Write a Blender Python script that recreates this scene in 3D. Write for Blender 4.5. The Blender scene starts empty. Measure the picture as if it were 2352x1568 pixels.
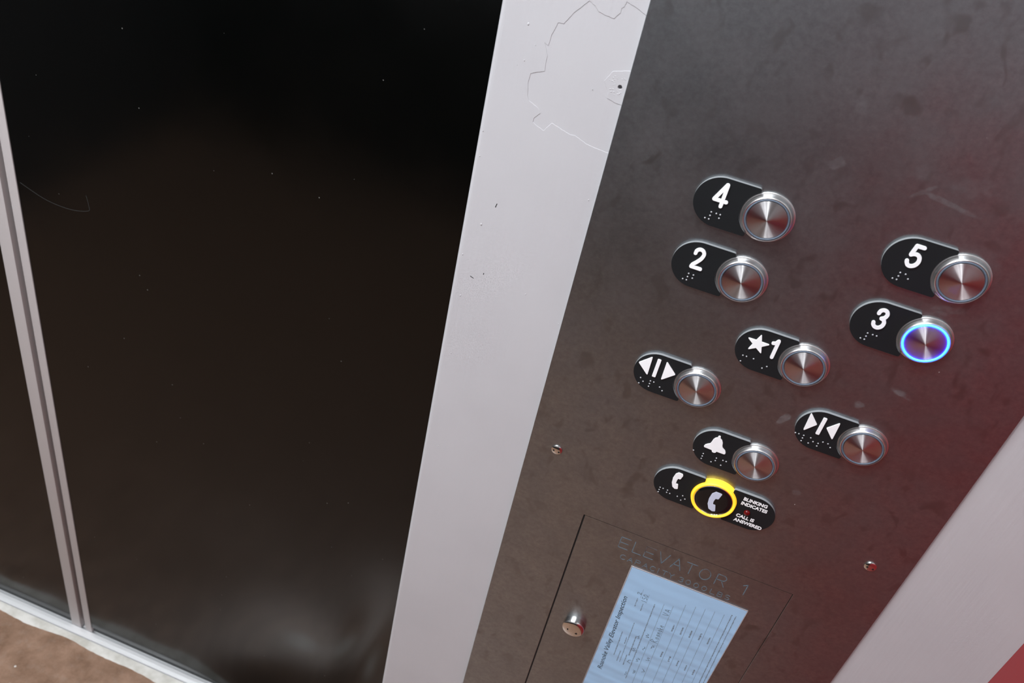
import bpy, bmesh, math, random
from mathutils import Matrix, Vector

random.seed(7)
S = bpy.context.scene
COL = S.collection
MM = 0.001
HC = 1.3545            # camera height above the car floor
DC = 0.5229            # camera distance from the face of the operating panel
CX = 0.0647            # camera position right of the panel's left edge

# ------------------------------------------------------------------ materials
def new_mat(name):
    m = bpy.data.materials.new(name); m.use_nodes = True
    nt = m.node_tree
    return m, nt, nt.nodes['Principled BSDF']

def setp(b, **k):
    for n, v in k.items():
        b.inputs[n.replace('_', ' ')].default_value = v

def simple(name, col, rough=0.5, metal=0.0, spec=0.5, **k):
    m, nt, b = new_mat(name)
    setp(b, Base_Color=(*col, 1), Roughness=rough, Metallic=metal, Specular_IOR_Level=spec, **k)
    return m

class G:
    """small helper that wires shader nodes"""
    def __init__(s, nt): s.nt = nt; s.L = nt.links
    def n(s, t, **k):
        x = s.nt.nodes.new(t)
        for a, v in k.items():
            if hasattr(x, a): setattr(x, a, v)
            else: x.inputs[a.replace('_', ' ')].default_value = v
        return x
    def link(s, a, b): s.L.new(a, b)
    def coord(s): return s.n('ShaderNodeTexCoord').outputs['Object']
    def mapping(s, src, loc=(0, 0, 0), rot=(0, 0, 0), scale=(1, 1, 1)):
        m = s.n('ShaderNodeMapping'); m.inputs['Location'].default_value = loc
        m.inputs['Rotation'].default_value = rot; m.inputs['Scale'].default_value = scale
        s.link(src, m.inputs['Vector']); return m.outputs['Vector']
    def noise(s, src, scale, detail=3, rough=0.55):
        x = s.n('ShaderNodeTexNoise'); s.link(src, x.inputs['Vector'])
        x.inputs['Scale'].default_value = scale; x.inputs['Detail'].default_value = detail
        x.inputs['Roughness'].default_value = rough; return x.outputs['Fac']
    def voro(s, src, scale, rnd=1.0):
        x = s.n('ShaderNodeTexVoronoi'); s.link(src, x.inputs['Vector'])
        x.inputs['Scale'].default_value = scale; x.inputs['Randomness'].default_value = rnd
        return x.outputs['Distance'], x.outputs['Color']
    def rng(s, src, a, b, c=0.0, d=1.0, smooth=False):
        x = s.n('ShaderNodeMapRange'); s.link(src, x.inputs['Value'])
        if smooth: x.interpolation_type = 'SMOOTHSTEP'
        for i, v in zip(('From Min', 'From Max', 'To Min', 'To Max'), (a, b, c, d)): x.inputs[i].default_value = v
        return x.outputs['Result']
    def math(s, op, a, b=None):
        x = s.n('ShaderNodeMath', operation=op)
        for i, v in enumerate((a, b)):
            if v is None: continue
            if isinstance(v, (int, float)): x.inputs[i].default_value = v
            else: s.link(v, x.inputs[i])
        return x.outputs[0]
    def mix(s, fac, a, b):
        x = s.n('ShaderNodeMix', data_type='RGBA')
        for i, v in ((0, fac), (6, a), (7, b)):
            if isinstance(v, (int, float)): x.inputs[i].default_value = v
            elif isinstance(v, tuple): x.inputs[i].default_value = (*v, 1)
            else: s.link(v, x.inputs[i])
        return x.outputs[2]
    def bump(s, h, strength, dist, b):
        x = s.n('ShaderNodeBump'); s.link(h, x.inputs['Height'])
        x.inputs['Strength'].default_value = strength; x.inputs['Distance'].default_value = dist
        s.link(x.outputs['Normal'], b.inputs['Normal'])
    def blob(s, src, cx, cy, rx, ry, rot=0.0, wob=None):
        """elliptical stain at a fixed place on the sheet, with a ragged border"""
        m = s.n('ShaderNodeMapping', vector_type='TEXTURE')
        m.inputs['Location'].default_value = (cx, cy, 0); m.inputs['Rotation'].default_value = (0, 0, rot)
        m.inputs['Scale'].default_value = (rx, ry, 1); s.link(src, m.inputs['Vector'])
        sep = s.n('ShaderNodeSeparateXYZ'); s.link(m.outputs['Vector'], sep.inputs[0])
        c = s.n('ShaderNodeCombineXYZ'); s.link(sep.outputs[0], c.inputs[0]); s.link(sep.outputs[1], c.inputs[1])
        l = s.n('ShaderNodeVectorMath', operation='LENGTH'); s.link(c.outputs[0], l.inputs[0])
        d = l.outputs['Value']
        if wob is not None: d = s.math('ADD', d, wob)
        return s.rng(d, 0.55, 1.0, 1.0, 0.0, True)

def steel_panel_mat(name, oy):
    """satin stainless sheet with oily stains, greasy smears and dust"""
    m, nt, b = new_mat(name); g = G(nt); co = g.mapping(g.coord(), loc=(0, oy, 0))
    big = g.noise(co, 9, 4, 0.6); mid = g.noise(co, 38, 4, 0.6); fine = g.noise(co, 240, 3, .7)
    warp = g.n('ShaderNodeTexNoise'); g.link(co, warp.inputs['Vector']); warp.inputs['Scale'].default_value = 25
    sc = g.n('ShaderNodeVectorMath', operation='SCALE'); g.link(warp.outputs['Color'], sc.inputs[0]); sc.inputs['Scale'].default_value = .03
    ad = g.n('ShaderNodeVectorMath', operation='ADD'); g.link(co, ad.inputs[0]); g.link(sc.outputs[0], ad.inputs[1])
    blot = g.noise(g.mapping(ad.outputs[0], rot=(0, 0, .5), scale=(1.35, .8, 1)), 62, 2, .5)
    spot = g.math('MULTIPLY', g.rng(blot, .56, .70, 0, 1, True), g.rng(big, .42, .62, .35, 1))
    wob = g.rng(g.noise(co, 160, 3, 0.7), 0.2, 0.8, -0.45, 0.45)
    smears = [(.2323, -.3221, .008, .0028, -.3), (.2125, -.341, .0042, .0034, .3), (.1715, -.3733, .0032, .0075, -.5), (.231, -.2532, .012, .0045, .3),
              (.2039, -.4326, .004, .003, 0), (.1332, -.1853, .006, .0045, .6), (.199, -.189, .024, .0021, -.16), (.1845, -.1865, .010, .0019, .75),
              (.2085, -.1754, .014, .0075, .2), (.179, -.176, .006, .006, 0), (.132, -.150, .004, .008, .3), (.235, -.215, .014, .006, -.5)]
    wts = [1, 1, 1.2, .55, .5, .45, .55, .5, .22, .22, .2, .2]
    tot = None
    for (cx, cy, rx, ry, ro), wt in zip(smears, wts):
        f = g.math('MULTIPLY', g.blob(co, cx, cy, rx, ry, ro, wob), wt)
        tot = f if tot is None else g.math('MAXIMUM', tot, f)
    tot = g.math('MULTIPLY', tot, g.rng(g.noise(co, 300, 2), .3, .7, .25, 1))
    base = g.mix(g.math('MULTIPLY', spot, .9), (.375, .398, .415), (.225, .215, .205))
    base = g.mix(g.rng(mid, .3, .7, 0, .55), base, (.255, .262, .275))
    base = g.mix(g.rng(fine, .3, .7, 0, .6), base, (.24, .245, .255))
    sd, sc = g.voro(co, 95)
    fleck = g.math('MULTIPLY', g.rng(sd, .02, .05, 1, 0), g.math('GREATER_THAN', g.noise(co, 60, 1), .64))
    base = g.mix(fleck, base, (.8, .8, .8))
    g.link(base, b.inputs['Base Color'])
    r = g.math('ADD', g.rng(big, .25, .75, .29, .38), g.math('MULTIPLY', g.rng(mid, .3, .7, -.03, .05), 1))
    r = g.math('ADD', r, g.math('MULTIPLY', tot, .12))
    g.link(r, b.inputs['Roughness'])
    g.link(g.math('SUBTRACT', .965, g.math('ADD', g.math('MULTIPLY', tot, .13), g.math('MULTIPLY', fleck, .6))), b.inputs['Metallic'])
    st = g.noise(g.mapping(co, scale=(900, 12, 1)), 1, 2)
    g.bump(st, .03, .0002, b)
    return m

def paint_mat():
    m, nt, b = new_mat('mauve_grey_gloss_paint'); g = G(nt); co = g.coord()
    big = g.noise(co, 7, 3)
    g.link(g.mix(g.rng(big, .3, .7), (.485, .475, .495), (.525, .515, .535)), b.inputs['Base Color'])
    setp(b, Roughness=.42, Specular_IOR_Level=.4)
    streak = g.noise(g.mapping(co, scale=(260, 30, 9)), 1, 3)
    pit = g.noise(co, 420, 2)
    h = g.math('ADD', g.math('MULTIPLY', streak, .6), g.math('MULTIPLY', pit, .25))
    g.bump(h, .38, .0006, b)
    return m

def door_mat():
    m, nt, b = new_mat('black_enamelled_door_sheet'); g = G(nt); co = g.coord()
    d, c = g.voro(co, 46)
    fl = g.math('MULTIPLY', g.rng(d, .015, .04, 1, 0), g.math('GREATER_THAN', g.noise(co, 19, 2), .47))
    base = g.mix(g.math('MULTIPLY', fl, .8), (.0009, .0011, .0010), (.16, .16, .15))
    g.link(base, b.inputs['Base Color'])
    n = g.noise(co, 12, 3)
    g.link(g.rng(n, .3, .7, .13, .20), b.inputs['Roughness'])
    setp(b, Specular_IOR_Level=.36)
    g.bump(g.noise(co, 5, 2), .25, .004, b)
    return m

def engrave_mat():
    m, nt, b = new_mat('worn_bluish_engraving'); g = G(nt); n = g.noise(g.coord(), 55, 3, .6)
    f = g.rng(n, .28, .44)
    g.link(g.mix(f, (.20, .19, .195), (.125, .175, .21)), b.inputs['Base Color'])
    g.link(g.rng(f, 0, 1, .9, .1), b.inputs['Metallic']); setp(b, Roughness=.45)
    return m

def floor_mat():
    m, nt, b = new_mat('worn_brown_vinyl'); g = G(nt); co = g.coord()
    a = g.noise(co, 26, 5, .7); f = g.noise(co, 70, 3)
    base = g.mix(g.rng(a, .36, .64), (.20, .115, .073), (.33, .205, .142))
    base = g.mix(g.rng(f, .52, .75, 0, .35), base, (.33, .25, .2))
    d, c = g.voro(co, 38)
    fl = g.math('MULTIPLY', g.rng(d, .05, .09, 1, 0), g.math('GREATER_THAN', g.noise(co, 21, 1), .57))
    base = g.mix(fl, base, (.75, .72, .68))
    g.link(base, b.inputs['Base Color']); setp(b, Roughness=.34)
    g.bump(f, .1, .001, b)
    return m

def alu_mat():
    m, nt, b = new_mat('bright_sill_aluminium'); g = G(nt); co = g.coord()
    n = g.noise(g.mapping(co, scale=(14, 500, 200)), 1, 3)
    g.link(g.mix(n, (.86, .87, .88), (.95, .95, .96)), b.inputs['Base Color'])
    setp(b, Metallic=.35, Roughness=.35)
    return m

def caulk_mat():
    m, nt, b = new_mat('grubby_pale_grout'); g = G(nt); co = g.coord()
    n = g.noise(co, 28, 3, .6)
    g.link(g.mix(g.rng(n, .38, .62), (.50, .48, .43), (.70, .68, .64)), b.inputs['Base Color'])
    setp(b, Roughness=.85); g.bump(n, .1, .001, b)
    return m

def spun_mat():
    """turned stainless: circular grooves give the radial light fans"""
    m, nt, b = new_mat('turned_stainless_cap'); g = G(nt)
    setp(b, Base_Color=(.62, .61, .62, 1), Metallic=1, Roughness=.36, Anisotropic=1.0, Anisotropic_Rotation=.25)
    t = g.n('ShaderNodeTangent', direction_type='RADIAL', axis='Z')
    g.link(t.outputs[0], b.inputs['Tangent'])
    return m

def emit(name, col, strength, base=(.2, .2, .2)):
    m, nt, b = new_mat(name)
    setp(b, Base_Color=(*base, 1), Roughness=.4, Emission_Color=(*col, 1), Emission_Strength=strength)
    return m

def paper_mat():
    m, nt, b = new_mat('pale_blue_laminated_paper'); g = G(nt)
    setp(b, Base_Color=(.38, .60, .84, 1), Roughness=.5, Coat_Weight=.25, Coat_Roughness=.25)
    return m

PANEL_BASE = -0.99     # panel bottom below camera height (m, in the panel's own frame 0 = bottom)
M = dict(
    steel=steel_panel_mat('satin_stainless_panel', PANEL_BASE),
    paint=paint_mat(), door=door_mat(), floor=floor_mat(), alu=alu_mat(), caulk=caulk_mat(), cap=spun_mat(),
    bezel=simple('satin_bezel_steel', (.70, .685, .68), .34, 1),
    plate=simple('matt_black_plate', (.009, .011, .0125), .5, spec=.3),
    plate_edge=simple('lit_plate_edge', (.24, .25, .26), .7),  # paler than the plate: ceiling light on the rims, put into the colour
    white=simple('white_raised_lettering', (.97, .97, .985), .45),
    dot=simple('grey_braille_bead', (.42, .43, .45), .35),
    ring=simple('frosted_grey_light_ring', (.10, .125, .165), .5, spec=.3),
    blue=emit('lit_blue_ring', (.0010, .020, 1.0), 55),
    yellow=emit('lit_yellow_collar', (1.0, .55, .006), .86, (.62, .46, .06)),
    gloss=simple('gloss_black_cap', (.006, .006, .007), .12),
    chrome=simple('chromed_steel', (.78, .76, .73), .08, 1),
    red_led=simple('dark_red_lens', (.11, .003, .004), .15),
    lilac=simple('pale_lilac_print', (.60, .64, .78), .5),
    black=simple('shade_and_nick_black', (.004, .004, .004), .8),  # flat black: painted shade in seam and screw holes, also real paint nicks
    engrave=engrave_mat(),
    paper=paper_mat(), ink=simple('dark_print_ink', (.07, .085, .10), .7), thin=simple('faint_print_ink', (.19, .25, .32), .7),
    red=simple('red_laminate', (.27, .018, .022), .35), left=simple('grey_laminate', (.10, .10, .105), .4), upper=simple('light_grey_reflector_sheet', (.26, .26, .27), .4),  # upper: pale sheets added for their reflection in the steel
    back=simple('dark_grey_laminate', (.03, .03, .032), .4),
    ceil=simple('white_ceiling_sheet', (.7, .7, .7), .6),
    lamp=emit('warm_white_diffuser', (.93, .97, 1.0), 265.0, (.8, .8, .8)),
    sleeve=simple('cloudy_plastic_edge', (.36, .33, .34), .35),
    rail=simple('dark_grey_rail', (.06, .065, .066), .6),
    rubber=simple('black_rubber_seal', (.045, .04, .038), .7),
)

# ------------------------------------------------------------------ object helpers
def link(ob, parent=None, **props):
    COL.objects.link(ob)
    if parent is not None: ob.parent = parent
    for k, v in props.items(): ob[k] = v
    return ob

def mesh_ob(name, me, mat, parent=None, loc=(0, 0, 0), **props):
    me.name = name
    me.materials.clear()
    for x in (mat if isinstance(mat, (list, tuple)) else [mat]): me.materials.append(M[x] if isinstance(x, str) else x)
    o = bpy.data.objects.new(name, me); o.location = loc
    return link(o, parent, **props)

def from_bm(bm):
    me = bpy.data.meshes.new('m'); bm.to_mesh(me); bm.free(); return me

def smooth(me, ang=35):
    for p in me.polygons: p.use_smooth = True
    bm = bmesh.new(); bm.from_mesh(me)
    for e in bm.edges:
        if len(e.link_faces) == 2 and e.calc_face_angle(0) > math.radians(ang): e.smooth = False
    bm.to_mesh(me); bm.free(); return me

def curve_fill(loops, z0, z1, bevel=0.0, res=2):
    """solid sheet from closed outlines (inner outlines become holes) between heights z0 and z1"""
    cu = bpy.data.curves.new('c', 'CURVE'); cu.dimensions = '2D'; cu.fill_mode = 'BOTH'
    for lp in loops:
        sp = cu.splines.new('POLY'); sp.points.add(len(lp) - 1); sp.use_cyclic_u = True
        for p, q in zip(sp.points, lp): p.co = (q[0], q[1], 0, 1)
    h = (z1 - z0) / 2
    cu.extrude = max(h - bevel, 0); cu.bevel_depth = bevel; cu.bevel_resolution = res
    cu.offset = -bevel
    o = bpy.data.objects.new('c', cu); COL.objects.link(o)
    dg = bpy.context.evaluated_depsgraph_get(); dg.update()
    me = bpy.data.meshes.new_from_object(o.evaluated_get(dg))
    bpy.data.objects.remove(o); bpy.data.curves.remove(cu)
    me.transform(Matrix.Translation((0, 0, (z0 + z1) / 2)))
    bm = bmesh.new(); bm.from_mesh(me); bmesh.ops.remove_doubles(bm, verts=bm.verts, dist=1e-7)
    bmesh.ops.recalc_face_normals(bm, faces=bm.faces); bm.to_mesh(me); bm.free()
    return me

def text_mesh(body, size, z0, z1, bold=0.0, shear=0.0, width=None, ch=1.0):
    cu = bpy.data.curves.new('t', 'FONT'); cu.body = body; cu.size = size; cu.extrude = (z1 - z0) / 2
    cu.offset = bold; cu.shear = shear; cu.space_character = ch; cu.resolution_u = 3
    o = bpy.data.objects.new('t', cu); COL.objects.link(o)
    dg = bpy.context.evaluated_depsgraph_get(); dg.update()
    me = bpy.data.meshes.new_from_object(o.evaluated_get(dg))
    bpy.data.objects.remove(o); bpy.data.curves.remove(cu)
    xs = [v.co.x for v in me.vertices]
    k = width / (max(xs) - min(xs)) if width else 1
    for v in me.vertices:
        v.co.x = (v.co.x - min(xs)) * k; v.co.z += (z0 + z1) / 2
    return me

def lathe(profile, seg=96, cap0=True):
    bm = bmesh.new(); rings = []
    for r, z in profile:
        if r < 1e-9: rings.append([bm.verts.new((0, 0, z))]); continue
        rings.append([bm.verts.new((r * math.cos(2 * math.pi * i / seg), r * math.sin(2 * math.pi * i / seg), z)) for i in range(seg)])
    for a, b in zip(rings, rings[1:]):
        for i in range(seg):
            j = (i + 1) % seg
            if len(a) == 1 and len(b) == 1: continue
            if len(b) == 1: bm.faces.new((a[i], a[j], b[0]))
            elif len(a) == 1: bm.faces.new((a[0], b[j], b[i]))
            else: bm.faces.new((a[i], a[j], b[j], b[i]))
    bmesh.ops.recalc_face_normals(bm, faces=bm.faces)
    return smooth(from_bm(bm), 40)

def box_bm(bm, x0, x1, y0, y1, z0, z1):
    v = [bm.verts.new((x, y, z)) for x in (x0, x1) for y in (y0, y1) for z in (z0, z1)]
    for f in ((0, 1, 3, 2), (4, 6, 7, 5), (0, 4, 5, 1), (2, 3, 7, 6), (0, 2, 6, 4), (1, 5, 7, 3)):
        bm.faces.new([v[i] for i in f])

def box(x0, x1, y0, y1, z0, z1, bevel=0.0, seg=2):
    bm = bmesh.new(); box_bm(bm, x0, x1, y0, y1, z0, z1)
    bmesh.ops.recalc_face_normals(bm, faces=bm.faces)
    if bevel: bmesh.ops.bevel(bm, geom=bm.edges, offset=bevel, segments=seg, affect='EDGES', profile=.5)
    return smooth(from_bm(bm)) if bevel else from_bm(bm)

def catmull(pts, n=6):
    if len(pts) < 3: return pts
    P = [pts[0]] + list(pts) + [pts[-1]]; out = []
    for i in range(1, len(P) - 2):
        p0, p1, p2, p3 = P[i - 1], P[i], P[i + 1], P[i + 2]
        for k in range(n):
            t = k / n
            out.append(tuple(.5 * (2 * b + (c - a) * t + (2 * a - 5 * b + 4 * c - d) * t * t + (3 * b - a - 3 * c + d) * t ** 3)
                             for a, b, c, d in zip(p0, p1, p2, p3)))
    out.append(pts[-1]); return out

def stroke_bm(bm, pts, w, z0, z1, cap=6):
    """a raised line of constant width with round ends, following pts"""
    r = w / 2; n = len(pts); L = []; R = []; D = []
    for i in range(n):
        a = Vector(pts[max(i - 1, 0)]); b = Vector(pts[min(i + 1, n - 1)]); d = (b - a)
        d = d.normalized() if d.length > 1e-9 else Vector((1, 0)); D.append(d)
        nn = Vector((-d.y, d.x)); L.append(Vector(pts[i]) + nn * r); R.append(Vector(pts[i]) - nn * r)
    def arc(c, d, s):
        a0 = math.atan2(d.y, d.x) + s * math.pi / 2
        return [Vector((c[0] + r * math.cos(a0 - s * math.pi * k / cap), c[1] + r * math.sin(a0 - s * math.pi * k / cap))) for k in range(1, cap)]
    out = L + arc(pts[-1], D[-1], 1) + R[::-1] + arc(pts[0], -D[0], 1)
    m = len(out)
    lo = [bm.verts.new((p.x, p.y, z0)) for p in out]; hi = [bm.verts.new((p.x, p.y, z1)) for p in out]
    for i in range(m): bm.faces.new((lo[i], lo[(i + 1) % m], hi[(i + 1) % m], hi[i]))
    e = cap - 1; tipE = n - 1; Rs = n + e
    for i in range(n - 1):
        bm.faces.new((hi[i], hi[i + 1], hi[Rs + n - 2 - i], hi[Rs + n - 1 - i]))
    bm.faces.new([hi[n - 1]] + hi[n:n + e] + [hi[Rs]])
    bm.faces.new([hi[Rs + n - 1]] + hi[Rs + n:] + [hi[0]])

def strokes(lines, w, z0, z1, curved=True):
    bm = bmesh.new()
    for i, l in enumerate(lines): stroke_bm(bm, catmull(l) if curved and len(l) > 2 else l, w, z0, z1 + i * .00002)
    bmesh.ops.recalc_face_normals(bm, faces=bm.faces)
    return from_bm(bm)

def mmp(pts, d=(0, 0)): return [((x + d[0]) * MM, (y + d[1]) * MM) for x, y in pts]

def round_poly(pts, r, n=5):
    """outline with rounded corners"""
    out = []; N = len(pts)
    for i in range(N):
        p = Vector(pts[i]); a = Vector(pts[i - 1]) - p; b = Vector(pts[(i + 1) % N]) - p
        h = a.angle(b) / 2; t = min(r / max(math.tan(h), 1e-4), a.length * .45, b.length * .45)
        A = p + a.normalized() * t; B = p + b.normalized() * t
        for k in range(n + 1):
            s = k / n; out.append(tuple((1 - s) ** 2 * A + 2 * s * (1 - s) * p + s * s * B))
    return out

# ------------------------------------------------------------------ the operating panel
# its own frame: x to the right from the panel's left edge, y up from its base, z out of the sheet
OY = -PANEL_BASE / MM                     # turns the "below camera height" millimetres used below into panel y
panel = bpy.data.objects.new('elevator_control_panel', None)
panel.empty_display_size = .05
panel.location = (0, 0, HC + PANEL_BASE); panel.rotation_euler = (math.pi / 2, 0, 0)
link(panel, None, label='stainless steel elevator control panel with black labelled round buttons between painted strips', category='control panel')

def y(v): return v + OY
AX0, AX1, AY1, AY0 = 62.3, 239.9, -535.0, -850.0
outer = [(0, 0), (.305, 0), (.305, y(330) * MM), (0, y(330) * MM)]
g0 = 1.3
hole = mmp([(AX0 - g0, y(AY0 - g0)), (AX1 + .5, y(AY0 - g0)), (AX1 + .5, y(AY1 + .25)), (AX0 - g0, y(AY1 + .25))])
me = curve_fill([outer, hole], -.0025, 0, .0004)
mesh_ob('face_plate', me, 'steel', panel, label='brushed stainless face plate with oily stains')
# access cover in its cut-out
cover = mesh_ob('access_cover', box(AX0 * MM, AX1 * MM, y(AY0) * MM, y(AY1) * MM, -.0025, -.0001), 'steel', panel, label='rectangular stainless cover engraved with elevator number')
mesh_ob('seam_shade_backing', box((AX0 - 2) * MM, (AX1 + 2) * MM, y(AY0 - 2) * MM, y(AY1 + 2) * MM, -.0031, -.0008), 'black', cover)  # black backing fills the seam in place of its shade

# engraved single-line capitals (unit cell 1 x 1)
def ell(cx, cy, rx, ry, a0, a1, n=14): return [(cx + rx * math.cos(math.radians(a0 + (a1 - a0) * i / n)), cy + ry * math.sin(math.radians(a0 + (a1 - a0) * i / n))) for i in range(n + 1)]
FONT = {
    'E': [[(0, 0), (0, 1)], [(0, 1), (.8, 1)], [(0, .5), (.7, .5)], [(0, 0), (.8, 0)]],
    'L': [[(0, 1), (0, 0)], [(0, 0), (.75, 0)]], 'V': [[(0, 1), (.42, 0)], [(.42, 0), (.84, 1)]],
    'A': [[(0, 0), (.42, 1)], [(.42, 1), (.84, 0)], [(.15, .35), (.69, .35)]],
    'T': [[(0, 1), (.84, 1)], [(.42, 1), (.42, 0)]], 'O': [ell(.44, .5, .44, .5, 0, 360, 24)], '0': [ell(.38, .5, .38, .5, 0, 360, 24)],
    'R': [[(0, 0), (0, 1)], [(0, 1), (.5, 1)] , ell(.5, .75, .26, .25, 90, -90), [(.5, .5), (0, .5)], [(.45, .5), (.8, 0)]],
    'P': [[(0, 0), (0, 1)], [(0, 1), (.5, 1)], ell(.5, .75, .26, .25, 90, -90), [(.5, .5), (0, .5)]],
    'B': [[(0, 0), (0, 1)], [(0, 1), (.48, 1)], ell(.48, .76, .24, .24, 90, -90), [(.48, .52), (0, .52)], ell(.48, .26, .28, .26, 90, -90), [(.48, 0), (0, 0)]],
    'C': [ell(.44, .5, .44, .5, 45, 315, 20)], 'I': [[(.3, 0), (.3, 1)]], 'Y': [[(0, 1), (.4, .5)], [(.8, 1), (.4, .5)], [(.4, .5), (.4, 0)]],
    '3': [ell(.36, .75, .34, .25, 150, -90, 14), ell(.36, .25, .38, .25, 90, -150, 14)],
    'S': [ell(.4, .75, .36, .25, 40, 270, 14) + ell(.4, .25, .36, .25, 90, -140, 14)[1:]],
    '1': [[(.2, .8), (.5, 1)], [(.5, 1), (.5, 0)]],
}
def engraved(items, base, h, wd, w):
    bm = bmesh.new()
    for chh, x0 in items:
        for l in FONT[chh]:
            stroke_bm(bm, [((x0 + px * wd) * MM, (y(base) + py * h) * MM) for px, py in l], w * MM, -.0001, .00003, 4)
    bmesh.ops.recalc_face_normals(bm, faces=bm.faces); return from_bm(bm)
mesh_ob('engraved_heading', engraved([('E', 97), ('L', 109.3), ('E', 119.3), ('V', 131), ('A', 143), ('T', 154.5), ('O', 167), ('R', 181), ('1', 201)], -556, 12.6, 10.2, .75), 'engrave', cover, label='engraved words ELEVATOR 1')
mesh_ob('engraved_capacity', engraved([('C', 102), ('A', 108.6), ('P', 115.4), ('A', 122), ('C', 128.6), ('I', 134), ('T', 139), ('Y', 145), ('3', 153.8), ('0', 160), ('0', 167), ('0', 174), ('L', 181.5), ('B', 187.6), ('S', 194)], -568.6, 5.4, 5.2, .6), 'engrave', cover, label='engraved words CAPACITY 3000 LBS')
# dome head lock screw of the cover
prof = [(.0106, 0), (.0106, .0050), (.0105, .0055), (.0102, .0059)] + [(.0100 * math.cos(t), .0060 + .0018 * math.sin(t)) for t in [math.radians(9 * i) for i in range(1, 10)]] + [(0, .0078)]
screw = mesh_ob('lock_screw', lathe(prof), 'chrome', cover, (86.2 * MM, y(-673.5) * MM, -.0001), label='chrome button head screw standing proud of the cover')
for s in (-1, 1):
    mesh_ob('hole_shade_disc', lathe([(.0012, 0), (.0012, .0001), (0, .0001)], 24), 'black', screw, (s * .0040, s * -.0008 - .0015, .00755))  # black disc painted for the shade inside the hole

# panel screws
def dome(r, h): return [(r, 0), (r, h * .3)] + [(r * math.cos(math.radians(10 * i)), h * .3 + h * .7 * math.sin(math.radians(10 * i))) for i in range(1, 9)] + [(0, h)]
scr_me = lathe(dome(.0046, .0017), 48)
hole_disc_me = lathe([(.0008, 0), (.0008, .0001), (0, .0001)], 16)  # flat disc, coloured black where the screw hole would be in shade
for i, (sx, sy, lb) in enumerate([(23.5, -476.5, 'spanner screw near the left edge of the panel'), (278.2, -476.4, 'spanner screw near the right edge of the panel')]):
    sc = mesh_ob('panel_screw', scr_me if i == 0 else scr_me.copy(), 'chrome', panel, (sx * MM, y(sy) * MM, 0), label=lb)
    for s in (-1, 1):
        mesh_ob('hole_shade_disc', hole_disc_me.copy(), 'black', sc, (s * .0022, -.0006 - s * .0002, .00155))

# ---- label plates
R_PL, H_PL, CUT = 17.0, 2.5, 17.2
def plate_outline(cx, bx, end=21.0, mirror=False):
    """stadium end round cx, straight to cx+end, with a round bite for the button at bx (mm, y relative to the row)"""
    dx = bx - cx
    p = [(R_PL * math.cos(math.radians(a)), R_PL * math.sin(math.radians(a))) for a in range(90, 271, 6)]
    x_end = end; k = dx - x_end
    yc = math.sqrt(max(CUT ** 2 - k ** 2, 0))
    lowc = []
    if yc < R_PL - .4:
        lowc = [(x_end - 1.2, -R_PL), (x_end - .3, -R_PL + .35), (x_end, -R_PL + 1.2), (x_end, -yc)]
    a0 = math.atan2(-yc, -k); n = 20
    a0 = a0 % (2 * math.pi); a1 = (2 * math.pi - a0)
    arc = [(dx + CUT * math.cos(a0 + (a1 - a0) * i / n), CUT * math.sin(a0 + (a1 - a0) * i / n)) for i in range(1, n)]
    up = [(x, -yy) for x, yy in lowc[::-1]]
    o = p + lowc + arc + up
    if mirror: o = [(-x, yy) for x, yy in o][::-1]
    return o

def plate_mesh(o):
    me = curve_fill([mmp(o)], 0, H_PL * MM, .00005, 1)
    me.materials.append(None); me.materials.append(None)
    return me

def add_plate(cx, cy, outline, label):
    me = plate_mesh(outline)
    o = mesh_ob('label_plate', me, ['plate', 'plate_edge'], panel, (cx * MM, y(cy + .4) * MM, 0), label=label)
    for p in me.polygons: p.material_index = 1 if abs(p.normal.z) < .35 else 0  # side faces get the lighter rim colour that imitates overhead light
    return o

Z0, Z1 = H_PL * MM, (H_PL + .8) * MM
def braille(dots, z=H_PL):
    bm = bmesh.new()
    for dx, dy in dots:
        m4 = Matrix.Translation((dx * MM, dy * MM, z * MM)) @ Matrix.Diagonal((1, 1, .8, 1))
        bmesh.ops.create_uvsphere(bm, u_segments=12, v_segments=8, radius=.00058, matrix=m4)
    return smooth(from_bm(bm), 80)

def cells(txt, x0, dy=-7.6, pitch=5.85, q=2.55):
    """braille cells; each string gives dot numbers"""
    out = []
    for i, c in enumerate(txt):
        for ch in c:
            k = int(ch) - 1; out.append((x0 + i * pitch + (q if k > 2 else 0), dy - q * (k % 3)))
    return out
NUM = '3456'

# ---- round push buttons (built once, then copied)
bez = lathe([(.0168, 0), (.0168, .0009), (.0165, .0012), (.0160, .00125), (.01585, .0016), (.0152, .0040), (.0149, .0046), (.0145, .0049), (.0141, .0048), (.01395, .0044)])
ringm = lathe([(.01395, .0040), (.0139, .0047), (.0137, .0051), (.0134, .0053), (.0131, .0053), (.0128, .0051), (.01265, .0046), (.0126, .0040)])
capm = lathe([(.0126, .0036), (.0126, .0045), (.01245, .00478), (.0122, .0049), (.0119, .0049), (.0090, .00528), (.0060, .00568), (.0030, .00608), (.0006, .0064), (0, .00645)])
def add_button(cx, cy, label, lit=False):
    b = mesh_ob('push_button', bez, 'bezel', panel, (cx * MM, y(cy) * MM, 0), label=label)
    mesh_ob('light_ring', ringm.copy(), 'blue' if lit else 'ring', b, label='glowing blue ring' if lit else 'unlit frosted ring')
    mesh_ob('button_cap', capm, 'cap', b)
    return b
ROW = [-231, -277.9, -324.8, -371.7, -418.6, -465.5]
XL, XM, XR = 77.0, 136.9, 197.1
DXB = 30.3
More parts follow.
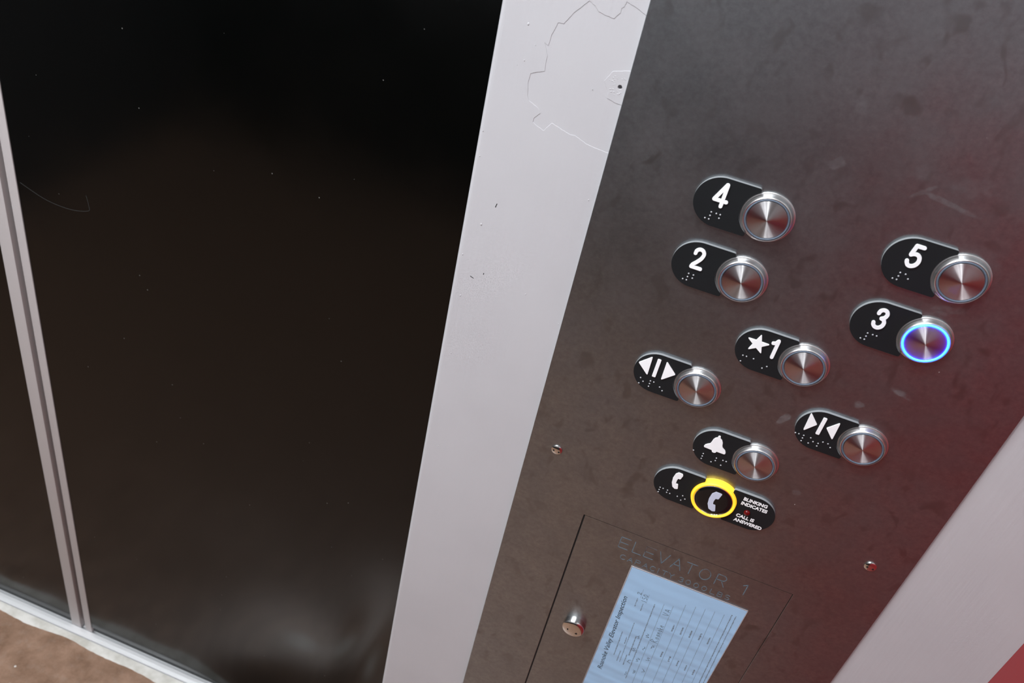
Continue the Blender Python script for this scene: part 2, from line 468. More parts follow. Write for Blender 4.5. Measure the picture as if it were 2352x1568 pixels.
G = {
 '4': [[(.45, 12.9), (-4.55, 1.75)], [(-4.55, 1.75), (3.2, 1.75)], [(.75, 12.9), (.75, -1.9)]],
 '2': [[(-3.75, 8.5), (-3.55, 10.4), (-2.3, 11.75), (-.9, 12.1), (.7, 11.5), (1.7, 9.9), (1.7, 8.2), (.9, 5.6), (-1.2, 2.4), (-3.0, .2), (-3.6, -1.5)], [(-3.55, -1.65), (2.7, -1.65)]],
 '5': [[(2.3, 12.3), (-2.1, 12.3)], [(-2.1, 12.3), (-2.95, 5.9)], [(-2.9, 5.9), (-1.5, 6.8), (.6, 6.9), (2.3, 5.6), (2.95, 2.9), (2.2, .3), (.3, -1.2), (-1.7, -1.1), (-3.1, .5), (-3.4, 1.5)]],
 '3': [[(-3.1, 8.6), (-2.7, 10.6), (-1.0, 11.8), (1.0, 11.3), (2.0, 9.3), (1.4, 6.8), (-.2, 5.7)], [(-.2, 5.6), (1.5, 5.0), (2.5, 2.9), (2.1, .3), (.5, -1.35), (-1.5, -1.35), (-3.1, .1), (-3.5, 1.5)]],
}
lbl = {'4': 'fourth floor', '2': 'second floor', '5': 'fifth floor', '3': 'third floor'}
letter = {'4': '145', '2': '12', '5': '15', '3': '14'}
for d, cx, cy in (('4', XL, ROW[0]), ('5', XR, ROW[0]), ('2', XL, ROW[1]), ('3', XR, ROW[1])):
    p = add_plate(cx, cy, plate_outline(cx, cx + DXB), 'black pill shaped plate with white numeral %s' % d)
    lines = [mmp(l) for l in G[d]]
    mesh_ob('raised_numeral', strokes(lines, .0024, Z0, Z1), 'white', p, label='white raised numeral %s' % d)
    mesh_ob('braille_text', braille(cells([NUM, letter[d]], -5.9)), 'dot', p)
    add_button(cx + DXB, cy, ('round steel button with glowing blue ring beside numeral 3' if d == '3' else 'round steel button beside numeral %s' % d), d == '3')

p = add_plate(XM, ROW[2], plate_outline(XM, XM + DXB), 'black pill shaped plate with white star and numeral 1')
star = [(-3.6 + 0, 4.3 + 0)]
cxs, cys, Ro = -3.6, 5.0, 8.3
pts = []
for i in range(10):
    r = Ro if i % 2 == 0 else Ro * .40
    a = math.radians(90 + 36 * i); pts.append((cxs + r * math.cos(a), cys + r * math.sin(a)))
mesh_ob('raised_star', curve_fill([mmp(round_poly(pts, .55))], Z0, Z1, .0001, 1), 'white', p, label='white raised star')
mesh_ob('raised_numeral', strokes([mmp([(8.45, 12.3), (8.45, -1.4)]), mmp([(5.6, 9.5), (7.2, 10.2), (8.2, 12.0)])], .0024, Z0, Z1), 'white', p, label='white raised numeral 1')
mesh_ob('braille_text', braille([(-9.5, -7.7), (-6.95, -7.65), (-9.5, -12.7), (-1.96, -7.6), (5.75, -12.6), (8.25, -10.1)]), 'dot', p)
add_button(XM + DXB, ROW[2], 'round steel button beside the star and numeral 1')

p = add_plate(XL, ROW[3], plate_outline(XL, XL + DXB), 'black pill shaped plate with door open arrows')
lp = [[(-15.1, 5.0), (-6.7, 13.6), (-6.1, -3.5)], [(-2.9, 13.2), (-.2, 13.2), (-.2, -2.9), (-2.9, -2.9)], [(3.7, 13.7), (12.6, 5.2), (4.0, -3.4)]]
mesh_ob('door_open_symbol', curve_fill([mmp(round_poly(q, .7)) for q in lp], Z0, Z1, .0001, 1), 'white', p, label='white outward arrows either side of a bar')
mesh_ob('braille_text', braille([(-10.0, -7.8), (-7.46, -10.3), (-10, -12.9), (-2.55, -7.75), (0.05, -7.72), (-2.5, -10.26), (-2.5, -12.85), (5.2, -10.2), (7.8, -12.6)]), 'dot', p)
add_button(XL + DXB, ROW[3], 'round steel button beside the door open arrows')

p = add_plate(XR, ROW[3], plate_outline(XR, XR + DXB), 'black pill shaped plate with door close arrows')
lp = [[(-11.4, 13.3), (-4.1, 5.2), (-10.9, -3.7)], [(-2.4, 12.7), (.3, 12.7), (.3, -2.7), (-2.4, -2.7)], [(9.4, 13.2), (9.8, -3.1), (2.5, 5.0)]]
mesh_ob('door_close_symbol', curve_fill([mmp(round_poly(q, .7)) for q in lp], Z0, Z1, .0001, 1), 'white', p, label='white inward arrows either side of a bar')
mesh_ob('braille_text', braille([(-14.6, -8.0), (-12.1, -7.9), (-8.6, -7.85), (-8.55, -10.4), (-8.5, -13.0), (-3.5, -7.8), (-0.94, -10.35), (-3.4, -12.9), (2.74, -10.32), (2.75, -12.86), (5.21, -7.8), (8.84, -7.75), (11.4, -10.2)]), 'dot', p)
add_button(XR + DXB, ROW[3], 'round steel button beside the door close arrows')

p = add_plate(XM, ROW[4], plate_outline(XM, XM + DXB), 'black pill shaped plate with white bell')
bell = [(-2.2, 11.4), (-2.1, 12.9), (-1.3, 13.5), (-.4, 13.1), (-.2, 11.5), (1.6, 10.2), (2.7, 8.2), (3.4, 5.2), (4.3, 3.7), (6.6, 2.1), (7.5, .4), (7.6, -.9), (6.9, -1.5), (1.15, -1.5), (.85, -2.7), (-.2, -3.4), (-1.8, -3.2), (-2.6, -1.6), (-8.4, -1.3), (-8.9, -.6), (-8.5, 1.0), (-7.1, 2.5), (-5.4, 3.8), (-4.9, 6.0), (-4.6, 8.3), (-3.7, 10.2)]
mesh_ob('raised_bell', curve_fill([mmp(round_poly(bell, .5, 3))], Z0, Z1, .0001, 1), 'white', p, label='white raised bell symbol')
mesh_ob('braille_text', braille([(-14.6, -8.2), (-7.0, -8.1), (-6.95, -10.7), (-6.9, -13.2), (0.66, -13.04), (3.18, -7.93), (3.21, -10.53), (8.2, -7.82), (10.7, -7.86), (8.24, -12.96)]), 'dot', p)
add_button(XM + DXB, ROW[4], 'round steel button beside the bell symbol')

# ---- emergency phone
PX, PY = 151.0, -466.3
CUT_KEEP = CUT; CUT = 17.6
cl, cr = 120.2 - PX, 181.9 - PX
pl = add_plate(120.2, PY, plate_outline(120.2, PX, 19.6), 'black plate with white telephone handset left of the yellow ring')
prr = add_plate(181.9, PY, plate_outline(0, 181.9 - PX, 19.6, True), 'black plate with white blinking notice right of the yellow ring')
CUT = CUT_KEEP
hs = [(118.9, -452.4), (122.2, -452.6), (122.9, -454.0), (122.0, -458.5), (120.2, -458.3), (119.9, -460.8), (120.0, -464.2), (121.9, -463.9), (123.0, -468.6), (120.7, -469.5), (118.4, -468.1), (116.8, -464.1), (116.3, -459.3), (117.1, -454.6)]
hs = [(a - 120.2, b - PY) for a, b in hs]
mesh_ob('raised_handset', curve_fill([mmp(round_poly(hs, .8, 4))], Z0, Z1, .0001, 1), 'white', pl, label='white raised telephone handset')
br = [(110.08, -473.85), (110.05, -476.45), (110.0, -479.0), (112.6, -473.9), (116.25, -474.0), (116.25, -476.5), (118.8, -476.5), (125.0, -476.5), (128.65, -474.0), (131.2, -476.5), (128.6, -479.05)]
mesh_ob('braille_text', braille([(a - 120.2, b - PY) for a, b in br]), 'dot', pl)
for body, bx, by, wdt in (('BLINKING', 171.3, -456.2, 18.4), ('INDICATES', 171.0, -461.0, 20.3), ('CALL IS', 171.5, -474.3, 14.2), ('ANSWERED', 171.2, -479.3, 22.2)):
    t = text_mesh(body, 4.45 * MM, Z0 - .0001, Z0 + .00008, .00017, 0, wdt * MM)
    mesh_ob('printed_notice', t, 'white', prr, ((bx - 181.9) * MM, (by - PY) * MM, 0), label='white words %s' % body)
led = mesh_ob('indicator_lamp', lathe([(.0025, 0), (.0025, .0005)] + [(.0025 * math.cos(math.radians(15 * i)), .0006 + .0016 * math.sin(math.radians(15 * i))) for i in range(1, 6)] + [(0, .0023)], 32), 'red_led', prr, ((178.0 - 181.9) * MM, (-467.0 - PY) * MM, Z0), label='small dark red indicator lamp')
coll = lathe([(.0188, 0), (.0188, .0010), (.0178, .0014), (.0172, .0018), (.0172, .0040), (.0170, .0048), (.0165, .0052), (.0160, .0052), (.0154, .0048), (.0151, .0042), (.0151, .0030)])
ph = mesh_ob('push_button', coll, 'yellow', panel, (PX * MM, y(PY + .6) * MM, 0), label='round telephone button with glowing yellow collar')
mesh_ob('trim_ring', lathe([(.0151, .0030), (.0150, .0041), (.0147, .0045), (.0143, .0046), (.0140, .0043), (.0139, .0035)]), 'chrome', ph)
mesh_ob('button_cap', lathe([(.0139, .0034), (.0139, .0041), (.0135, .0044), (.011, .0045), (.005, .0046), (0, .0046)]), 'gloss', ph)
h2 = [(149.9, -456.4), (155.1, -456.6), (153.9, -463.0), (151.7, -463.4), (151.3, -466.5), (151.6, -469.6), (153.6, -469.3), (155.5, -475.8), (153.2, -476.7), (149.9, -475.4), (147.8, -470.8), (147.1, -465.3), (147.6, -459.5)]
h2 = [((a - 150.8) * 1.0, (b + 466.4) * 1.0) for a, b in h2]
mesh_ob('handset_symbol', curve_fill([mmp(round_poly(h2, .9, 4))], .0044, .00475, .00005, 1), 'lilac', ph, label='pale lilac telephone handset')

# ------------------------------------------------------------------ inspection certificate on the cover
cert = bpy.data.objects.new('inspection_certificate', None); cert.empty_display_size = .03
CXP, CYP = 114.2, -788.0
cert.location = (CXP * MM, -.0001, HC + CYP * MM); cert.rotation_euler = (math.pi / 2, 0, 0)
link(cert, None, label='pale blue printed inspection certificate on the lower cover of the steel panel', category='certificate')
def wave(px, py):
    """gentle cockling of the sheet (metres)"""
    X, Y = px / MM, py / MM
    k = min(1, max(0, (216 - Y) / 30))
    return MM * (.55 + k * (.045 * math.sin(Y * .66 + 1.3 * math.sin(X * .05) + .6 * math.sin(Y * .11)) + .13 * math.sin(Y * .31 + X * .06 + 1.0 + .8 * math.sin(X * .08))) + .10 * math.sin(X * .11 + Y * .05))
W_P, H_P = .1013, .2158
bm = bmesh.new(); nx, ny = 60, 240
gv = [[bm.verts.new((W_P * i / nx, H_P * j / ny, wave(W_P * i / nx, H_P * j / ny))) for i in range(nx + 1)] for j in range(ny + 1)]
for j in range(ny):
    for i in range(nx): bm.faces.new((gv[j][i], gv[j][i + 1], gv[j + 1][i + 1], gv[j + 1][i]))
border = [gv[0][i] for i in range(nx + 1)] + [gv[j][nx] for j in range(1, ny + 1)] + [gv[ny][i] for i in range(nx - 1, -1, -1)] + [gv[j][0] for j in range(ny - 1, 0, -1)]
lowb = [bm.verts.new((v.co.x, v.co.y, .0)) for v in border]
for i in range(len(border)):
    j = (i + 1) % len(border); bm.faces.new((border[i], lowb[i], lowb[j], border[j]))
bmesh.ops.recalc_face_normals(bm, faces=bm.faces)
mesh_ob('paper_sheet', smooth(from_bm(bm), 50), 'paper', cert, label='cockled pale blue sheet')
for ex0, ex1, ey0, ey1 in ((-.0009, -.0001, 0, H_P + .0008), (-.0009, W_P + .0006, H_P + .0001, H_P + .0009), (W_P + .0001, W_P + .0007, 0, H_P)):
    mesh_ob('sleeve_edge', box(ex0, ex1, ey0, ey1, 0, .0006, .0001), 'sleeve', cert, label='thin cloudy edge of the plastic sleeve')
TILT = math.radians(2.2)
def on_sheet(me, lift=.06):
    for v in me.vertices:
        v.co.z = wave(v.co.x, v.co.y) + lift * MM
    return me
def tl(px, py):
    """print coordinates (mm in the panel's frame, measured at its upper end) -> sheet"""
    ax, ay = 120.0, -600.0
    dx, dy = px - ax, py - ay
    return ((ax + dx * math.cos(TILT) - dy * math.sin(TILT) - CXP) * MM, (ay + dx * math.sin(TILT) + dy * math.cos(TILT) - CYP) * MM)
def bar(bm, x0, y0, y1, w, dash=0.0, jit=0.0):
    yy = y0
    while yy < y1 - .01:
        e = min(yy + (dash * random.uniform(.7, 2.6) if dash else 3.0), y1)
        ww = w * (1 + jit * random.uniform(-.5, .5))
        q = [bm.verts.new((*tl(*c), 0)) for c in ((x0, yy), (x0 + ww, yy), (x0 + ww, e), (x0, e))]
        bm.faces.new(q); yy = e + (random.uniform(.25, .5) if dash else 0)
def sheet_bm(fn): 
    bm = bmesh.new(); fn(bm); return on_sheet(from_bm(bm))
def up_text(body, size, x0, y0, length, bold=0, shear=0):
    t = text_mesh(body, size * MM, -.00001, .00001, bold * MM, shear, length * MM)
    for v in t.vertices:
        a, b = v.co.x / MM, v.co.y / MM
        v.co.x, v.co.y = tl(x0 - b, y0 + a)
    return on_sheet(t)
mesh_ob('printed_title', up_text('Roanoke Valley Elevator Inspection', 6.2, 120.4, -720.5, 110, .05, .25), 'ink', cert, label='printed words Roanoke Valley Elevator Inspection')
def rules(bm):
    for xx, a, b in ((151.5, -725, -603), (159.3, -725, -601), (168.5, -728, -594), (176.8, -730, -592), (184.8, -732, -590.5), (192.8, -735, -589.6), (200.8, -738, -589)):
        bar(bm, xx, a, b, .28)
    bar(bm, 130.9, -606, -594, .2); bar(bm, 137.0, -610, -598, .2)
mesh_ob('form_rule', sheet_bm(rules), 'thin', cert)
def small(bm):
    for xx, a, b, w in ((126.2, -693, -657, .8), (130.6, -700, -684, .7), (131.6, -672, -662, .7), (133.4, -700, -640, .5), (137.2, -702, -686, .8), (139.0, -686, -656, .9), (144.0, -720, -607, .75), (128.6, -619, -607, .6), (134.6, -622, -612, .6),
                        (206.3, -690, -586, .8), (209.8, -694, -586, .7), (152.6, -735, -728, .8), (165.8, -633, -624, 1.3), (173.6, -633, -623, 1.3), (181.6, -633, -623, 1.3), (189.8, -632, -622, 1.2), (198.0, -633, -623, 1.2), (173.4, -674, -666, 1.2), (181.6, -676, -668, 1.2), (189.8, -678, -670, 1.2), (197.6, -680, -672, 1.2), (165.6, -672, -664, 1.2)):
        bar(bm, xx, a, b, w, 1.6, .5)
mesh_ob('small_print', sheet_bm(small), 'thin', cert, kind='stuff')
def hand(items):
    bm = bmesh.new()
    for l in items:
        stroke_bm(bm, catmull([tl(*q) for q in l], 5), .00042, -.00001, .00001, 3)
    return on_sheet(from_bm(bm))
def up(glyph, x0, y0, w, h): return [[(x0 - b * h, y0 + a * w) for a, b in l] for l in glyph]
HW = {'2': [[(0, .8), (.4, 1), (.7, .75), (.1, 0), (.8, .05)]], '1': [[(.3, 0), (.4, 1)]], '5': [[(.8, 1), (.2, 1), (.15, .6), (.7, .45), (.6, .05), (.1, .05)]], '0': [[(.4, 1), (.05, .5), (.4, 0), (.75, .5), (.4, 1)]],
      'R': [[(.1, 0), (.15, 1), (.7, .85), (.2, .5), (.8, 0)]], 'o': [[(.4, .5), (.1, .25), (.4, 0), (.65, .3), (.4, .5)]], 'a': [[(.6, .5), (.15, .35), (.2, .02), (.55, .2), (.6, .5), (.7, 0)]], 'n': [[(.1, .5), (.12, 0), (.3, .45), (.55, .4), (.6, 0)]],
      'k': [[(.1, 1), (.1, 0)], [(.6, .5), (.15, .25), (.65, 0)]], 'e': [[(.1, .25), (.6, .3), (.35, .5), (.1, .2), (.6, .02)]], 'V': [[(0, 1), (.35, 0), (.7, 1)]], 'A': [[(0, 0), (.35, 1), (.7, 0)], [(.15, .35), (.55, .35)]]}
it = []
for chh, xx, yy, w, h in (('2', 130.4, -602, 3.2, 3.2), ('1', 136.6, -609, 2, 4), ('5', 136.6, -606, 3, 4), ('0', 136.6, -602.5, 3.4, 4), ('R', 158.7, -656, 5, 6), ('o', 158.7, -650.5, 3.4, 6), ('a', 158.7, -646.8, 3.6, 6), ('n', 158.7, -643, 3.4, 6), ('o', 158.7, -639.4, 3.3, 6), ('k', 158.7, -636, 3.2, 5), ('e', 158.7, -632.6, 3.2, 6), ('V', 158.7, -616, 4.2, 5), ('A', 158.7, -610.5, 4, 4.5)):
    it += up(HW[chh], xx, yy, w, h)
for q in range(11):          # scrawled entries lower on the sheet
    xx = (144, 151, 158.8)[q % 3]; yy = -715 + q * 6.2
    it.append([(xx - random.uniform(.3, 3.8), yy + k * 1.0) for k in range(6)])
mesh_ob('handwritten_entry', hand(it), 'ink', cert, label='dark handwriting')

# ------------------------------------------------------------------ front wall (painted return) round the panel
YF = .0025                              # wall face lies behind the face of the panel
def wx(v): return (64.685 + (v - 64.685) * 1.0048) * MM
def wy(v): return HC + v * 1.0048 * MM
XW0, XW1 = wx(-87.2), wx(403.2)
ZC = 2.34
wall = []
bm = bmesh.new()
crack = [(-0.29, -135.2), (-3.75, -133.72), (-8.26, -132.09), (-13.0, -130.9), (-13.52, -133.84), (-14.86, -135.16), (-14.84, -137.71), (-17.8, -141.95), (-22.01, -141.62), (-27.78, -140.61), (-30.57, -137.82), (-34.55, -136.2), (-41.92, -145.12), (-46.39, -152.94), (-50.0, -153.3), (-52.36, -160.98), (-52.9, -168.2), (-55.6, -167.0), (-52.4, -173.59), (-51.97, -183.78), (-60.29, -187.6), (-60.96, -193.65), (-59.2, -202.51), (-57.85, -204.85), (-51.2, -207.66), (-49.02, -210.74), (-52.24, -214.8), (-52.42, -217.89), (-48.58, -219.74), (-44.45, -221.13), (-40.32, -214.6), (-27.24, -218.32), (-23.57, -217.91), (-15.28, -221.02), (-8.3, -221.85), (-0.65, -222.45)]
rag = []
for a, b in zip(crack, crack[1:]):
    d = Vector(b) - Vector(a); k = max(1, int(d.length / .9))
    for i in range(k):
        q = Vector(a) + d * (i / k)
        if i: q += Vector((random.uniform(-.16, .16), random.uniform(-.16, .16)))
        rag.append(tuple(q))
rag.append(crack[-1])
chip = [(8, -168.6), (-0.43, -168.58), (-3.36, -169.2), (-6.44, -170.4), (-10.4, -171.6), (-11.84, -174.4), (-14.2, -178.65), (-12.4, -181.86), (-10.3, -184.75), (-9.8, -188.6), (-6.5, -189.3), (-3.63, -190.1), (8, -190)]
HOLE = (-3.86, -179.73)
LAY = .00020
# local frame: x, y(up) -> world x, z ; thickness towards the viewer
outline = [(XW0 / MM + 3.7, 0), (XW1 / MM, 0), (XW1 / MM, ZC / MM), (XW0 / MM + 3.7, ZC / MM)]
holepts = [(wx(HOLE[0]) / MM + 1.4 * math.cos(a), wy(HOLE[1]) / MM + 1.4 * math.sin(a)) for a in [2 * math.pi * i / 24 for i in range(24)]]
cr_w = [(wx(a) / MM, wy(b) / MM) for a, b in rag] + [(9, wy(-222.8) / MM), (9, wy(-135) / MM)]
chip_f = []
for a, b in zip(chip, chip[1:] + chip[:1]):
    d = Vector(b) - Vector(a); k = max(1, int(d.length / .9)) if a[0] < 7 and b[0] < 7 else 1
    for i in range(k):
        q = Vector(a) + d * (i / k)
        chip_f.append(tuple(q + Vector((random.uniform(-.14, .14), random.uniform(-.14, .14)))) if i else tuple(q))
chip_w = [(wx(a) / MM, wy(b) / MM) for a, b in chip_f]
parts = [curve_fill([mmp(outline), mmp(holepts)], -.004 - LAY, -LAY),                      # base coat with the drilled hole
         curve_fill([mmp(outline), mmp(cr_w)], -LAY - .0002, .00002, .00012, 1),                # top coats with the flaked patch
         curve_fill([mmp(chip_w), mmp(holepts)], -LAY - .0002, -LAY + .00022, .00012, 1)]  # lump of old filler round the hole
bm = bmesh.new()
for me in parts: bm.from_mesh(me)
# crumbs of filler round the hole, runs and bumps in the paint
for i in range(46):
    t = random.uniform(0, 6.28); q = random.uniform(2.4, 7.0)
    bx, by = HOLE[0] + q * math.cos(t) - 1.2, HOLE[1] + q * math.sin(t) * .9 + .3
    if bx > -.6 or bx < -11.5 or math.hypot(bx - HOLE[0], by - HOLE[1]) < 2.2: continue
    rr = random.uniform(.15, .5)
    bmesh.ops.create_uvsphere(bm, u_segments=10, v_segments=6, radius=1, matrix=Matrix.Translation((wx(bx), wy(by), -LAY + .0002)) @ Matrix.Diagonal((rr * 1.6 * MM, rr * MM, rr * .35 * MM, 1)))
for bx, by, r in ((-68, -159, .7), (-61, -170, .4), (-66, -181, .5), (-70, -185, .35), (-73.5, -301.5, .8), (-79, -365, .6), (-4.4, -258, .5), (-5, -277, .4), (-31, -345, .5), (-2, -360, .4), (-61, -241, .3), (-84.2, -234, .5), (-83.5, -252, .5), (-20, -186, .3), (-83, -330, .6), (-78, -420, .5), (-74, -520, .5), (-12, -480, .35)):
    bmesh.ops.create_uvsphere(bm, u_segments=14, v_segments=8, radius=1, matrix=Matrix.Translation((wx(bx), wy(by), 0)) @ Matrix.Diagonal((r * MM, r * 1.3 * MM, r * .45 * MM, 1)))
front = from_bm(bm)
for p in front.polygons: p.use_smooth = False
front.transform(Matrix.Rotation(math.pi / 2, 4, 'X')); front.transform(Matrix.Translation((0, YF, 0)))
bm = bmesh.new(); bm.from_mesh(front)
cp = [(XW1, .146), (XW0, .146)] + [(XW0 + .003 - .003 * math.cos(t), YF + .003 - .003 * math.sin(t)) for t in [math.radians(15 * k) for k in range(7)]] + [(XW0 + .0046, YF), (XW0 + .0046, YF + .0043), (XW1, YF + .0043)]
core = bmesh.new()
lo = [core.verts.new((px, py, 0)) for px, py in cp]; hi = [core.verts.new((px, py, ZC)) for px, py in cp]
for i in range(len(cp)): core.faces.new((lo[i], lo[(i + 1) % len(cp)], hi[(i + 1) % len(cp)], hi[i]))
bmesh.ops.recalc_face_normals(core, faces=core.faces)
cm = smooth(from_bm(core), 30); bm.from_mesh(cm)
wall = mesh_ob('wall_front', from_bm(bm), 'paint', None, kind='structure', label='mauve grey painted front wall with flaking paint beside the steel panel')
# dark nicks in the paint
for nxm, nym, l, a in ((-65.5, -283.5, 1.4, 1.35), (-73, -346, 1.3, -.35), (-64.8, -340, .5, 1.4)):
    bm2 = bmesh.new(); stroke_bm(bm2, [(wx(nxm) - l * MM * math.cos(a), wy(nym) - l * MM * math.sin(a)), (wx(nxm) + l * MM * math.cos(a), wy(nym) + l * MM * math.sin(a))], .0005, 0, .00006, 4)
    m2 = from_bm(bm2); m2.transform(Matrix.Rotation(math.pi / 2, 4, 'X')); m2.transform(Matrix.Translation((0, YF - .0001, 0)))
    mesh_ob('paint_nick', m2, 'black', wall)

# ------------------------------------------------------------------ doors, sill
DD = .6727 - DC                        # door face behind the panel face
def dx(u): return CX + u * .6727       # sight-line coordinate on the door plane -> x
X_R, X_G1, X_G0, X_L = dx(-1.0373), dx(-1.0550), dx(-1.0685), dx(-1.0945)
def door_sheet(x0, x1, z0, z1, dents):
    bm = bmesh.new(); nx, nz = 120, 220
    g = [[None] * (nx + 1) for _ in range(nz + 1)]
    for j in range(nz + 1):
        for i in range(nx + 1):
            x = x0 + (x1 - x0) * i / nx; t = j / nz; z = z0 + (z1 - z0) * (t ** 1.6)
            d = sum(a * math.exp(-(((x - cx) * math.cos(r) + (z - cz) * math.sin(r)) / sx) ** 2 - ((-(x - cx) * math.sin(r) + (z - cz) * math.cos(r)) / sz) ** 2) for cx, cz, sx, sz, r, a in dents)
            g[j][i] = bm.verts.new((x, DD + d * (1 - math.exp(-max(0, z - z0) / .05)), z))
    for j in range(nz):
        for i in range(nx): bm.faces.new((g[j][i], g[j][i + 1], g[j + 1][i + 1], g[j + 1][i]))
    bk = [bm.verts.new((v.co.x, DD + .035, v.co.z)) for v in (g[0][0], g[0][nx], g[nz][nx], g[nz][0])]
    bm.faces.new(bk)
    bot = [g[0][i] for i in range(nx + 1)]; bm.faces.new(bot[::-1] + [bk[0], bk[1]])
    bmesh.ops.recalc_face_normals(bm, faces=bm.faces)
    return smooth(from_bm(bm), 60)
ZD = .016
dents = [(-.27, .13, .09, .12, -.2, .024), (-.33, .05, .08, .08, .3, .012), (-.178, .20, .034, .15, -.22, .021), (-.17, .33, .05, .12, -.2, .008), (-.42, .35, .14, .10, .3, .002)]
door1 = mesh_ob('door_1', door_sheet(X_R, XW0 + .06, ZD, 2.2, dents), 'door', None, kind='structure', label='black enamelled sliding elevator door right of the pale meeting edges')
def strip(x0, x1): return box(x0, x1, DD - .0012, DD + .03, .003, 2.2, .0006)
mesh_ob('edge_strip', strip(X_G1, X_R), simple('grey_edge_paint', (.50, .465, .465), .45), door1, label='pale grey leading edge')
door2 = mesh_ob('door_2', door_sheet(-1.55, X_L, ZD, 2.2, []), 'door', None, kind='structure', label='black enamelled sliding elevator door at the left edge of view')
mesh_ob('edge_strip', strip(X_L, X_G0), bpy.data.materials['grey_edge_paint'], door2, label='pale grey leading edge')
mesh_ob('rubber_seal', box(X_G0 + .0002, X_G1 - .0002, DD + .008, DD + .03, ZD, 2.2), 'rubber', door2, label='black rubber strip between the door edges')
for dr, xa_, xb_ in ((door1, X_R, XW0 + .06), (door2, -1.55, X_L)):
    mesh_ob('bottom_rail', box(xa_, xb_, DD + .0035, DD + .03, .0015, ZD + .002), 'rail', dr, label='dark recessed rail under the door sheet')
# small scratch on the door
bm = bmesh.new()
def dpt(px, py): return px, py
sc_pts = [(dx(-1.031), HC - .775 * .6727), (dx(-.985), HC - .790 * .6727), (dx(-.94), HC - .792 * .6727), (dx(-.905), HC - .783 * .6727), (dx(-.902), HC - .772 * .6727), (dx(-.905), HC - .755 * .6727)]
stroke_bm(bm, catmull(sc_pts), .0005, 0, .0001, 4)
sm = from_bm(bm); sm.transform(Matrix.Rotation(math.pi / 2, 4, 'X')); sm.transform(Matrix.Translation((0, DD - .0001, 0)))
mesh_ob('paint_scratch', sm, simple('dull_grey_scratch', (.035, .036, .036), .6), door1, label='hooked grey scratch')

def depth(d): return d - DC            # distance from camera plane -> world y
def extrude_x(profile, x0, x1):
    bm = bmesh.new(); a = [bm.verts.new((x0, *p)) for p in profile]; b = [bm.verts.new((x1, *p)) for p in profile]
    n = len(profile)
    for i in range(n): bm.faces.new((a[i], a[(i + 1) % n], b[(i + 1) % n], b[i]))
    bm.faces.new(a[::-1]); bm.faces.new(b)
    bmesh.ops.recalc_face_normals(bm, faces=bm.faces); return from_bm(bm)
y0s, y1s = depth(.6600), depth(.6725)
pr = [(depth(.6400), -.02), (depth(.6400), -.0012), (y0s - .0012, -.0012), (y0s - .0012, -.004), (y0s, -.004), (y0s, .0010), (y0s + .0008, .0018), (y0s + .006, .0022), (y1s - .001, .0018), (y1s, .0008), (y1s, -.012), (y1s + .004, -.012), (y1s + .004, -.001), (y1s + .07, -.001), (y1s + .07, -.02)]
sill = mesh_ob('trim_1', extrude_x(pr, -1.6, XW0 + .05), 'alu', None, kind='structure', label='bright aluminium door sill along the foot of the black doors')
# grubby ragged filler along the front of the sill
bm = bmesh.new(); n = 260; xa, xb = -1.6, XW0 + .05; top = []; fr = []
for i in range(n + 1):
    x = xa + (xb - xa) * i / n
    w = .0125 + .004 * math.sin(i * .21) * math.sin(i * .073) + random.uniform(-.0005, .0005) + .006 * max(0, (x + .95) / .5)
    a = bm.verts.new((x, y0s - .0016, .0009)); b = bm.verts.new((x, y0s - .0016 - w * .75, .0010)); c = bm.verts.new((x, y0s - .0016 - w, -.0015)); d = bm.verts.new((x, y0s - .0016, -.006))
    top.append((a, b, c, d))
for p, q in zip(top, top[1:]):
    for k in range(3): bm.faces.new((p[k], q[k], q[k + 1], p[k + 1]))
bmesh.ops.recalc_face_normals(bm, faces=bm.faces)
mesh_ob('filler_bead', smooth(from_bm(bm), 60), 'caulk', sill, label='ragged pale filler along the sill')

# ------------------------------------------------------------------ car shell
XL_W, Y_B = -1.66, -1.55
fl = bmesh.new(); box_bm(fl, XL_W - .05, XW1 + .05, Y_B - .05, y0s - .0015, -.04, 0)
mesh_ob('floor', from_bm(fl), 'floor', None, kind='structure', label='worn brown vinyl floor')
wr = mesh_ob('wall_right', box(XW1, XW1 + .04, Y_B, YF + .1, 0, ZC), 'red', None, kind='structure', label='red side wall right of the panel')
mesh_ob('reflector_sheet', box(XW1 - .003, XW1 + .001, Y_B, YF - .002, 1.12, ZC), 'upper', wr, label='unseen light grey sheet added to brighten panel reflections')  # out of view, added so the panel top right reflects lighter and less red
mesh_ob('wall_left', box(XL_W - .04, XL_W, Y_B, .15, 0, ZC), 'left', None, kind='structure', label='grey side wall left of the doors')
wb = mesh_ob('wall_back', box(XL_W - .04, XW1 + .04, Y_B - .04, Y_B, 0, ZC), 'back', None, kind='structure', label='dark grey back wall behind the viewer')
mesh_ob('reflector_sheet', box(XL_W, XW1, Y_B, Y_B + .004, .68, ZC), 'upper', wb, label='unseen light grey sheet added to brighten panel reflections')  # out of view, added to lighten the reflection in the upper panel
mesh_ob('ceiling', box(XL_W - .04, XW1 + .04, Y_B - .04, .2, ZC, ZC + .04), 'ceil', None, kind='structure', label='white car ceiling')
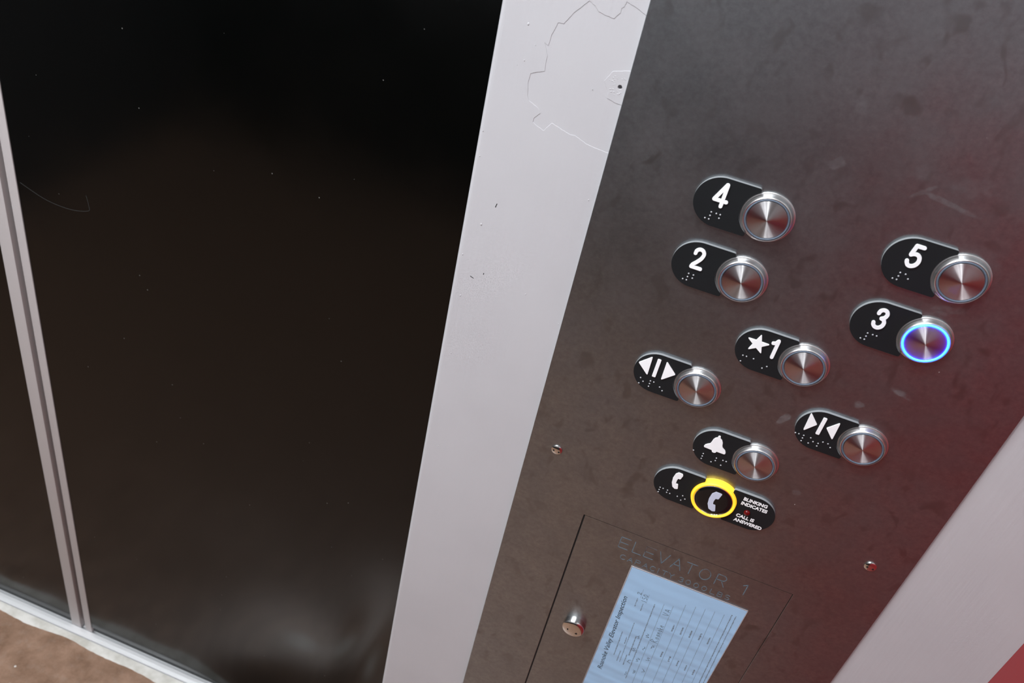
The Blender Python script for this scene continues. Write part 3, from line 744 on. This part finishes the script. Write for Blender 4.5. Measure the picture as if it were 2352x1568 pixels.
mesh_ob('trim_2', box(XL_W, XW0 + .06, depth(.6), DD + .03, 2.15, ZC), 'paint', None, kind='structure', label='painted header above the doors')

# ceiling lamps
LP = [(-.72, -.55), (-.28, -.55), (-1.16, -.55), (-.72, -1.1), (-.28, -1.1), (-1.16, -1.1)]
names = {0: 'middle', 1: 'right', 2: 'left'}
for i, (lx, ly) in enumerate(LP):
    L = bpy.data.objects.new('ceiling_light', None); L.location = (lx, ly, ZC)
    link(L, None, label='round recessed ceiling lamp, %s of the row nearer the %s' % (names[i % 3], 'doors' if i < 3 else 'back wall'), category='ceiling lamp', group='round lamps in the car ceiling')
    mesh_ob('lamp_frame', lathe([(.085, .0), (.085, -.006), (.078, -.010), (.070, -.008), (.066, -.002), (.066, 0)], 48), 'bezel', L)
    mesh_ob('lamp_diffuser', lathe([(.0655, -.001), (.0655, -.003), (0, -.004)], 48), 'lamp', L)

# ------------------------------------------------------------------ camera, world, view
R = [[0.9317835091767079, -0.33156394724105587, 0.14780000309969551], [0.18574351316540239, 0.7852727656637233, 0.5906318911334039], [-0.3118955583898458, -0.5228881643303636, 0.7932900656505847]]
cam = bpy.data.cameras.new('camera'); co = bpy.data.objects.new('camera', cam); COL.objects.link(co)
rows = [R[0], [-v for v in R[2]], R[1]]
mw = Matrix.Identity(4)
for i in range(3):
    for j in range(3): mw[i][j] = rows[i][j]
mw.translation = (CX, -DC, HC)
co.matrix_world = mw
cam.sensor_width = 36; cam.sensor_fit = 'HORIZONTAL'; cam.lens = 36 * 2000 / 2352
cam.clip_start = .01; cam.clip_end = 20
cam.dof.use_dof = True; cam.dof.focus_distance = .66; cam.dof.aperture_fstop = cam.lens * .001 / .0022
S.camera = co
w = bpy.data.worlds.new('world'); S.world = w; w.use_nodes = True
w.node_tree.nodes['Background'].inputs['Color'].default_value = (.02, .02, .02, 1)
S.view_settings.view_transform = 'Standard'; S.view_settings.look = 'None'
S.view_settings.exposure = 0.0; S.view_settings.gamma = 1.0; S.view_settings.use_curve_mapping = False
S.cycles.use_denoising = True
S.cycles.max_bounces = 10; S.cycles.sample_clamp_indirect = 8
